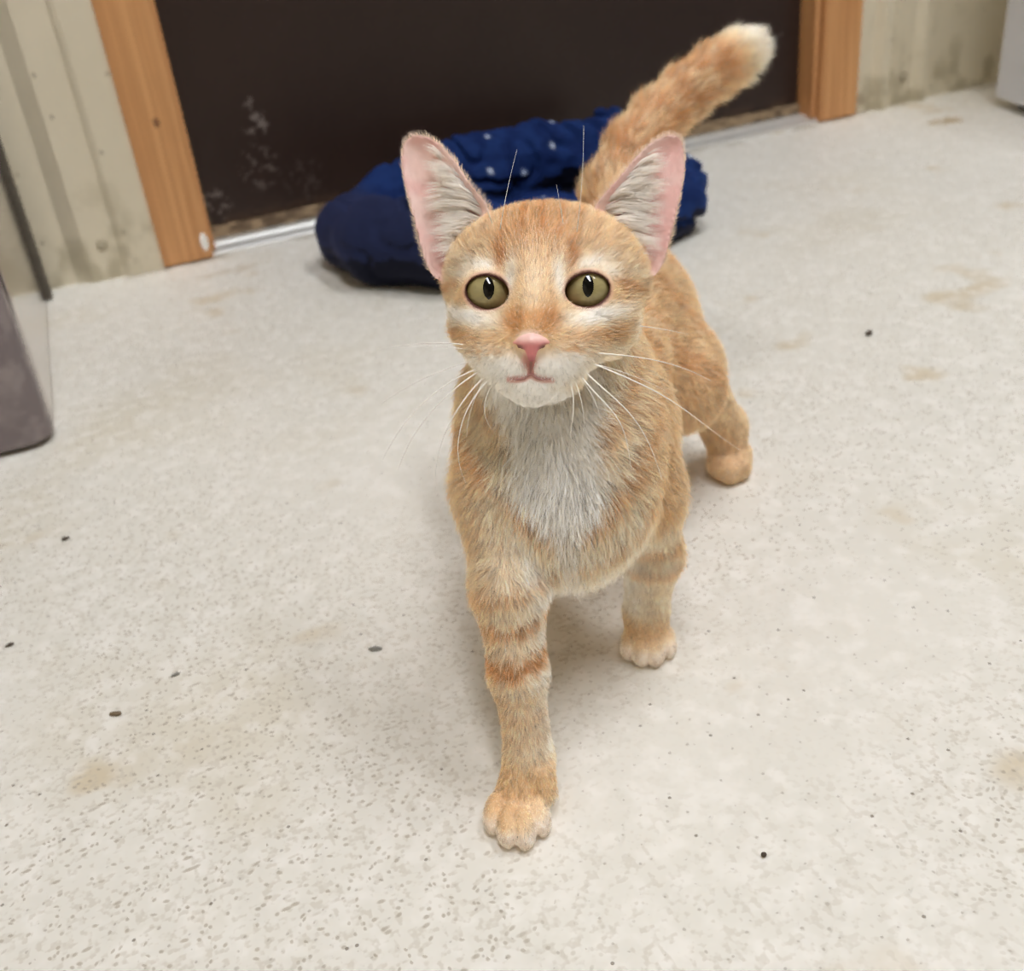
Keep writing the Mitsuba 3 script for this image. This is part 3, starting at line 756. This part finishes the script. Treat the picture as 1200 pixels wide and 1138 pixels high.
# long soft hairs in the ears, growing from the inner edge across the opening; a fringe along each rim
tufts = []
for i in range(2):
    side = (-1, 1)[i]; P = EARS[i]; m = 2200
    ctr = P.mean(0); u = rng.uniform(P[:, 0].min(), P[:, 0].max(), m * 6); v = rng.uniform(20, P[:, 1].max() - 12, m * 6)
    d, w = ear_bowl(i, u, v); ex = np.where(side > 0, u, -u)
    lo = np.interp(v, [30, 100, 185], [70, 78, 118]) if side > 0 else np.interp(v, [30, 100, 185], [58, 66, 108])
    hi_ = np.interp(v, [30, 100, 185], [108, 120, 140]) if side > 0 else np.interp(v, [30, 100, 185], [92, 105, 128])
    ok = (d < -4) & (ex > lo) & (ex < hi_) & (rng.random(m * 6) < np.interp(v, [20, 110, 185], [1.0, .75, .15])); u, v, w = u[ok][:m], v[ok][:m], w[ok][:m]; k = len(u)
    ci_ = rng.integers(0, 60, k); cl_ = rng.permutation(k)[:60]; near_ = np.argmin((u[:, None] - u[cl_]) ** 2 + (v[:, None] - v[cl_]) ** 2, 1); cu_, cv_ = u[cl_][near_], v[cl_][near_]; u, v = cu_ + (u - cu_) * .7, cv_ + (v - cv_) * .7; w = ear_bowl(i, u, v)[1]
    root = HE + U0 * (np.stack([u, v, w], 1) @ HB); nr = np.tile(HB[2], (k, 1)); cdir = rng.normal(0, .22, 60)[near_]
    up = cdir + np.interp(v, [30, 120, 185], [-.1, .25, .5]) + rng.normal(0, .06, k)
    a0 = np.stack([side * np.ones(k), up + .25, np.full(k, .5)], 1); a1 = np.stack([side * np.ones(k), up - .2, np.full(k, .12)], 1)
    a0 /= np.linalg.norm(a0, axis=1, keepdims=True); a1 /= np.linalg.norm(a1, axis=1, keepdims=True)
    ln = U0 * np.interp(v, [30, 110, 185], [50, 46, 24]) * rng.uniform(.6, 1.15, k)
    tufts.append(hairs(root, nr, a0 @ HB, a1 @ HB, ln, np.full(k, .00011), np.tile(np.array([255, 250, 244.]), (k, 1)) * rng.uniform(.92, 1.02, (k, 1)), nr))
    # down over the pink skin, and the rim
    q = 2600; u = rng.uniform(P[:, 0].min(), P[:, 0].max(), q * 2); v = rng.uniform(P[:, 1].min(), P[:, 1].max(), q * 2); d, w = ear_bowl(i, u, v)
    ok = d < -1.0; u, v, w, d = u[ok], v[ok], w[ok], d[ok]; k = len(u); root = HE + U0 * (np.stack([u, v, w + 1], 1) @ HB); nr = np.tile(HB[2], (k, 1))
    a = np.stack([side * .5 + rng.normal(0, .2, k), .8 + rng.normal(0, .2, k), np.full(k, .35)], 1); a /= np.linalg.norm(a, axis=1, keepdims=True)
    tufts.append(hairs(root, nr, a @ HB, a @ HB, U0 * rng.uniform(5, 11, k), np.full(k, .00007), np.tile(np.array([238, 212, 204.]), (k, 1)) * rng.uniform(.92, 1.05, (k, 1)), nr))
    s = rng.uniform(0, len(P), 1100); i0 = s.astype(int); fr_ = (s - i0)[:, None]; e = P[i0] * (1 - fr_) + P[(i0 + 1) % len(P)] * fr_
    nx = e - ctr; nx /= np.linalg.norm(nx, axis=1, keepdims=True); e = e - nx * 1.5; d, w = ear_bowl(i, e[:, 0], e[:, 1]); keep = e[:, 1] > 25; k = keep.sum()
    root = HE + U0 * (np.stack([e[:, 0], e[:, 1], w], 1)[keep] @ HB); a = np.stack([nx[:, 0] * .6, nx[:, 1] * .6 + .6, rng.uniform(-.2, .5, len(e))], 1)[keep]; a /= np.linalg.norm(a, axis=1, keepdims=True)
    tufts.append(hairs(root, np.tile(HB[2], (k, 1)), a @ HB, a @ HB, U0 * rng.uniform(3, 10, k), np.full(k, .00007), np.tile(np.array([238, 214, 188.]), (k, 1)) * rng.uniform(.92, 1.04, (k, 1)), a @ HB * .5 + HB[2] * .6))
put_hair('fur', coat_parts, 'cat'); tag('cat__fur', 'short orange tabby fur with cream and white markings', kind='stuff')
put_hair('ear_hair', tufts, 'cat'); tag('cat__ear_hair', 'fine pale hair inside and around the ears', kind='stuff')
print('hairs', nh)

# ------------------------------------------------------------------ eyes, nose, whiskers
scene['iris_wet'] = {'type': 'twosided', 'nested': {'type': 'principled', 'base_color': {'type': 'mesh_attribute', 'name': 'vertex_color'}, 'roughness': 0.05, 'specular': 0.5}}
GAZE = [EYE - hp(*e[:3]) for e in EYES]
for k, e in enumerate(EYES):
    cen = hp(*e[:3]); g = EYE - cen; g /= np.linalg.norm(g)
    up_ = HB[1] - HB[1] @ g * g; up_ /= np.linalg.norm(up_); rt = np.cross(up_, g); r = EYE_R * U0
    ball = trimesh.creation.icosphere(4, 1.0); key = put('eye', trimesh.Trimesh(to_world(cen + ball.vertices * r * .985), ball.faces, process=False), 'iris_wet', 'cat', smooth=True, color=np.tile(lin((196, 178, 150)), (len(ball.vertices), 1)))

    def dome(shape_fn, rr, ring=40, rad_n=14):
        V = []
        for a in np.linspace(0, 1, rad_n):
            for t in np.linspace(0, 2 * math.pi, ring, endpoint=False):
                x, y = shape_fn(t); x, y = x * a, y * a; zz = math.sqrt(max(rr * rr - x * x - y * y, 0)); V.append((x, y, zz))
        V = np.array(V); F = []
        for i in range(rad_n - 1):
            for j in range(ring):
                b = (j + 1) % ring; F += [(i * ring + j, (i + 1) * ring + j, (i + 1) * ring + b), (i * ring + j, (i + 1) * ring + b, i * ring + b)]
        return V, np.array(F)
    Vi, Fi = dome(lambda t: (26.6 * math.cos(t), 26.6 * math.sin(t)), EYE_R)
    rho = np.hypot(Vi[:, 0], Vi[:, 1]) / 26.6; th = np.arctan2(Vi[:, 1], Vi[:, 0])
    fib = .5 + .5 * np.sin(th * 37 + 3 * np.sin(th * 11)) * .5
    ci = np.array((146, 134, 92.))[None] * (1 - .0 * rho[:, None]); ci = over(np.repeat(ci, len(Vi), 0) if len(ci) == 1 else ci, (172, 160, 116), .6 * fib * sst(.95, .5, rho)); ci = over(ci, (112, 98, 54), .8 * sst(.75, .98, rho)); ci = over(ci, (60, 46, 26), .8 * sst(.93, 1.0, rho)); ci = over(ci, (122, 114, 74), .7 * sst(.4, .15, rho))
    Pi = cen + (Vi[:, :1] * rt + Vi[:, 1:2] * up_ + Vi[:, 2:] * g) * U0
    put('iris', trimesh.Trimesh(to_world(Pi), Fi, process=False), 'iris_wet', key, smooth=True, color=lin(ci))
    Vp, Fp = dome(lambda t: (6.6 * math.copysign(abs(math.cos(t)) ** 1.25, math.cos(t)), 13.0 * math.sin(t) + 4), EYE_R + .25, 40, 5)
    Pp = cen + (Vp[:, :1] * rt + Vp[:, 1:2] * up_ + Vp[:, 2:] * g) * U0
    put('pupil', trimesh.Trimesh(to_world(Pp), Fp, process=False), 'iris_wet', key, smooth=True, color=np.tile(lin((9, 8, 7)), (len(Pp), 1)))
    tag(key, 'olive green eye with a slit pupil')

nf_ = [np.arange(a, b, .00042) for a, b in zip(hp(-6, -66, 52) - .0125, hp(-6, -66, 52) + .0125)]
nfld = Field(*nf_); kk = 4 * U0
nfld.add(hell((-6, -57, 50), (17, 6.5, 9)), kk); nfld.add(hcone((-6, -58, 54), (-6, -76, 54), 10.5, 4.0), kk)
for su in (-1, 1):
    nfld.add(hcone((-6 + su * 8, -58, 53), (-6 + su * 17.5, -60, 44), 7.5, 4.5), kk)
    nfld.cut(hcone((-6 + su * 11.5, -65, 62), (-6 + su * 20, -62.5, 46), 3.4, 2.6), 2 * U0)
nfld.cut(hcone((-6, -62, 67), (-6, -82, 62), 1.3, 1.5), 2 * U0)
nose = nfld.mesh(); nL = hloc(np.array(nose.vertices)); nc = np.tile(np.array((214, 128, 128.)), (len(nL), 1))
nc = over(nc, (238, 196, 188), sst(-63, -53, nL[:, 1])); nc = over(nc, (96, 44, 46), .95 * np.max([bl(nL[:, 0], nL[:, 1], -6 + su * 15, -64, 6, 3.6, 0, 1.5) for su in (-1, 1)], 0)); nc = over(nc, (150, 78, 80), .7 * sst(-70, -80, nL[:, 1]))
scene['nose_skin'] = {'type': 'twosided', 'nested': {'type': 'principled', 'base_color': {'type': 'mesh_attribute', 'name': 'vertex_color'}, 'roughness': 0.38, 'specular': 0.5}}
put('nose', trimesh.Trimesh(to_world(np.array(nose.vertices) + 2.5 * U0 * HB[0]), nose.faces, process=False), 'nose_skin', 'cat', smooth=True, color=lin(nc)); tag('cat__nose', 'pink nose')

mat('lip_skin', base_color={'type': 'rgb', 'value': L3(168, 118, 112)}, roughness=0.5)
fr_m = (HL[:, 2] > 5) & (np.abs(HL[:, 0]) < 60) & (HL[:, 1] < -60); fl_ = HL[fr_m]
for line, r0 in ((MOUTH[0], 1.2), (MOUTH[1][::-1] + MOUTH[2][1:], 1.25)):
    q = spline([(a, b, 0) for a, b in line], 22); q[:, 2] = [np.mean(np.sort(fl_[np.hypot(fl_[:, 0] - a, fl_[:, 1] - b) < 4.0, 2])[-4:]) for a, b, _ in q]
    q[1:-1, 2] = (q[:-2, 2] + 2 * q[1:-1, 2] + q[2:, 2]) / 4; q[:, 2] += .6
    put('lip', tube(to_world(HE + U0 * (q @ HB)), U0 * r0 * np.sqrt(np.clip(np.sin(np.linspace(.12, math.pi - .12, 22)), .05, 1)) * 1.3, 8), 'lip_skin', 'cat', smooth=True)
mat('whisker_white', base_color={'type': 'rgb', 'value': L3(250, 248, 242)}, roughness=0.35, specular=0.5)
WHISK = [  # places along each whisker, with the depth of the head there
    [(562, 407, 18), (520, 402, 10), (478, 404, -10), (440, 410, -30)], [(561, 412, 18), (515, 406, 12), (470, 408, -6)],
    [(566, 420, 20), (507, 439, 20), (445, 475, 5)], [(560, 432, 20), (510, 460, 26), (463, 512, 18), (448, 540, 10)], [(563, 434, 22), (517, 470, 28), (485, 510, 24), (466, 553, 15)],
    [(567, 442, 24), (540, 474, 30), (520, 512, 26), (511, 580, 10)], [(578, 440, 26), (553, 470, 32), (538, 510, 28), (546, 566, 12)],
    [(576, 452, 24), (568, 484, 26), (577, 504, 20)], [(582, 447, 26), (581, 462, 26), (583, 476, 22)], [(566, 448, 22), (552, 480, 26), (547, 512, 20)],
    [(687, 413, 20), (750, 419, 14), (787, 427, 0), (834, 447, -20)], [(697, 427, 20), (740, 445, 20), (784, 468, 8), (830, 501, -10), (868, 528, -25)], [(690, 425, 20), (735, 438, 16), (780, 458, 4)],
    [(686, 436, 24), (717, 464, 30), (740, 487, 28), (756, 511, 20), (776, 562, 5)], [(678, 435, 24), (704, 467, 32), (724, 491, 30), (733, 512, 24), (740, 552, 10)],
    [(668, 446, 26), (672, 474, 28), (671, 490, 24), (668, 512, 18)], [(674, 447, 26), (682, 474, 30), (684, 507, 22)], [(682, 446, 24), (697, 470, 28), (703, 490, 24)],
    [(749, 382, -20), (778, 386, -28), (806, 392, -36)],
    [(586, 268, -10), (594, 225, 0), (606, 175, 10)], [(676, 272, -8), (681, 225, 4), (684, 147, 12)], [(660, 262, -8), (656, 238, 0), (652, 216, 6)], [(577, 262, -10), (572, 248, -4), (568, 232, 2)]]
for pts in WHISK:
    P = np.array([HE + U0 * (np.array(hpx(a, b, w)) @ HB) for a, b, w in pts])
    P = spline(P, 18); thin = pts[0][1] < 300 or len(pts) == 3
    put('whisker', tube(to_world(P), np.linspace(.00030 if not thin else .00017, .00005, 18), 6), 'whisker_white', 'cat', smooth=True)

# ------------------------------------------------------------------ the navy cat bed slumped against the door
bf = Field(np.arange(.20, .84, .0032), np.arange(.82, 1.29, .0032), np.arange(-.01, .15, .0032))
RING = [(.295, 1.105, .036, .036), (.37, 1.155, .046, .040), (.47, 1.180, .052, .044), (.57, 1.185, .054, .045), (.65, 1.165, .046, .042), (.668, 1.10, .038, .036), (.662, 1.02, .034, .033), (.615, .955, .034, .034), (.54, .915, .036, .036), (.44, .915, .038, .038), (.365, .955, .042, .042), (.305, 1.03, .042, .042)]
for a, b in zip(RING, RING[1:] + RING[:1]): bf.add(Cone(a[:3], b[:3], a[3], b[3]), .02)
bf.add(Ell((.50, 1.04, .012), (.19, .12, .020)), .012)
bf.add(Ell((.690, 1.215, .072), (.026, .022, .022)), .015)
bf.add(Ell((.345, 1.00, .055), (.05, .06, .032)), .03)
for a, b in (((.335, 1.115, .098), (.325, .98, .078)), ((.52, 1.16, .110), (.50, 1.10, .070)), ((.60, 1.20, .112), (.585, 1.11, .075)), ((.44, 1.19, .11), (.455, 1.10, .066)), ((.41, .93, .088), (.43, .99, .06)), ((.70, 1.05, .08), (.64, 1.05, .055)), ((.30, 1.10, .052), (.345, .915, .030))):
    bf.cut(Cone(a, b, .006, .005), .016)
bf.D = np.maximum(bf.D, (.0008 - bf.ax[2])[None, None, :])
bed = bf.mesh(); del bf.D
v = np.array(bed.vertices); n_ = meshkit.arrays(bed, True)[2]
fold = meshkit.fbm(v * np.array([22, 22, 40]), 3, 40) - .5; fine = meshkit.fbm(v * 90, 2, 44) - .5; ridge = np.abs(meshkit.noise(v * np.array([34, 12, 30]), 47) - .5)
lift_ = sst(.0, .012, v[:, 2])[:, None]
v = v + n_ * ((fold * .011 + fine * .003 - .007 * sst(.12, .0, ridge)) * (1 - .6 * sst(.40, .34, v[:, 0])))[:, None] * lift_
v[:, 2] = np.maximum(v[:, 2], .0008)
bed = trimesh.Trimesh(v, bed.faces, process=False); n_ = meshkit.arrays(bed, True)[2]
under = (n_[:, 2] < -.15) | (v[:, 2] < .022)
plainzone = sst(.37, .33, v[:, 0] + .25 * (v[:, 1] - 1.0))
bc = np.tile(np.array((26, 48, 98.)), (len(v), 1)); bc = over(bc, (20, 38, 84), sst(.4, .65, meshkit.fbm(v * 60, 3, 48)))
bc = over(bc, (36, 40, 66), .85 * plainzone)
pts, order = [], rng.permutation(len(v))
for i in order:
    if n_[i, 2] > .05 and v[i, 2] > .03 and plainzone[i] < .5 and all(np.linalg.norm(v[i] - p) > .047 for p in pts): pts.append(v[i])
pts = np.array(pts)
from scipy.spatial import cKDTree
dd = cKDTree(pts).query(v)[0]; bc = over(bc, (206, 216, 230), sst(.0045, .0022, dd + .0012 * (meshkit.noise(v * 700, 3) - .5)))
scene['fleece'] = {'type': 'twosided', 'nested': {'type': 'principled', 'base_color': {'type': 'mesh_attribute', 'name': 'vertex_color'}, 'roughness': 0.85, 'specular': 0.1, 'sheen': 0.6, 'sheen_tint': 0.6}}
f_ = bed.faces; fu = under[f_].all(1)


def sub(keep):
    ids, inv = np.unique(f_[keep], return_inverse=True); return trimesh.Trimesh(v[ids], inv.reshape(-1, 3), process=False), bc[ids]


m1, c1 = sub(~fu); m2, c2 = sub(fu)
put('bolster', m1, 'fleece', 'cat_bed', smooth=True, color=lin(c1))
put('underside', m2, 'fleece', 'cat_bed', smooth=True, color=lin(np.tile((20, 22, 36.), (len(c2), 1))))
tag('cat_bed', 'navy blue soft cat bed with small white dots, slumped against the brown door', 'cat bed')
tag('cat_bed__underside', 'dark plain underside')

# ------------------------------------------------------------------ crumbs on the floor
mat('crumb_dark', base_color={'type': 'rgb', 'value': L3(78, 68, 58)}, roughness=0.8)
mat('crumb_brown', base_color={'type': 'rgb', 'value': L3(110, 94, 74)}, roughness=0.8)
mat('crumb_grey', base_color={'type': 'rgb', 'value': L3(130, 128, 122)}, roughness=0.8)
for k, (px, py, sx, sy, sz, turn, m, text) in enumerate([
        (77, 633, .0023, .0012, .0011, 25, 'crumb_dark', 'dark crumb on the floor below the grey cabinet'),
        (136, 838, .0032, .0014, .0010, -8, 'crumb_brown', 'flat brown crumb on the floor, largest one left of the cat'),
        (440, 762, .0034, .0013, .0010, -5, 'crumb_grey', 'flat grey crumb on the floor just left of the front leg of the cat'),
        (206, 792, .0022, .0009, .0008, 30, 'crumb_grey', 'tiny grey crumb on the floor right above the flat brown crumb'),
        (12, 757, .0022, .0011, .0009, 40, 'crumb_dark', 'small dark crumb at the left edge of the floor'),
        (1018, 393, .0030, .0022, .0020, 10, 'crumb_dark', 'round dark crumb on the floor to the right of the cat'),
        (895, 1004, .0011, .0010, .0010, 0, 'crumb_dark', 'tiny dark grain on the floor in the lower right')]):
    c = trimesh.creation.icosphere(2, 1.0); d = c.vertices
    c.vertices = d * (0.75 + .6 * meshkit.noise(d * 2.2 + k * 9, 60))[:, None] * [sx, sy, sz]
    p = to_world(floor_pt(px, py, 0)); c.apply_transform(trimesh.transformations.rotation_matrix(math.radians(turn) - ROOM_TURN, [0, 0, 1])); c.apply_translation((p[0], p[1], -c.vertices[:, 2].min() * 1.0))
    tag(put('crumb', c, m, smooth=40), text, 'crumb')
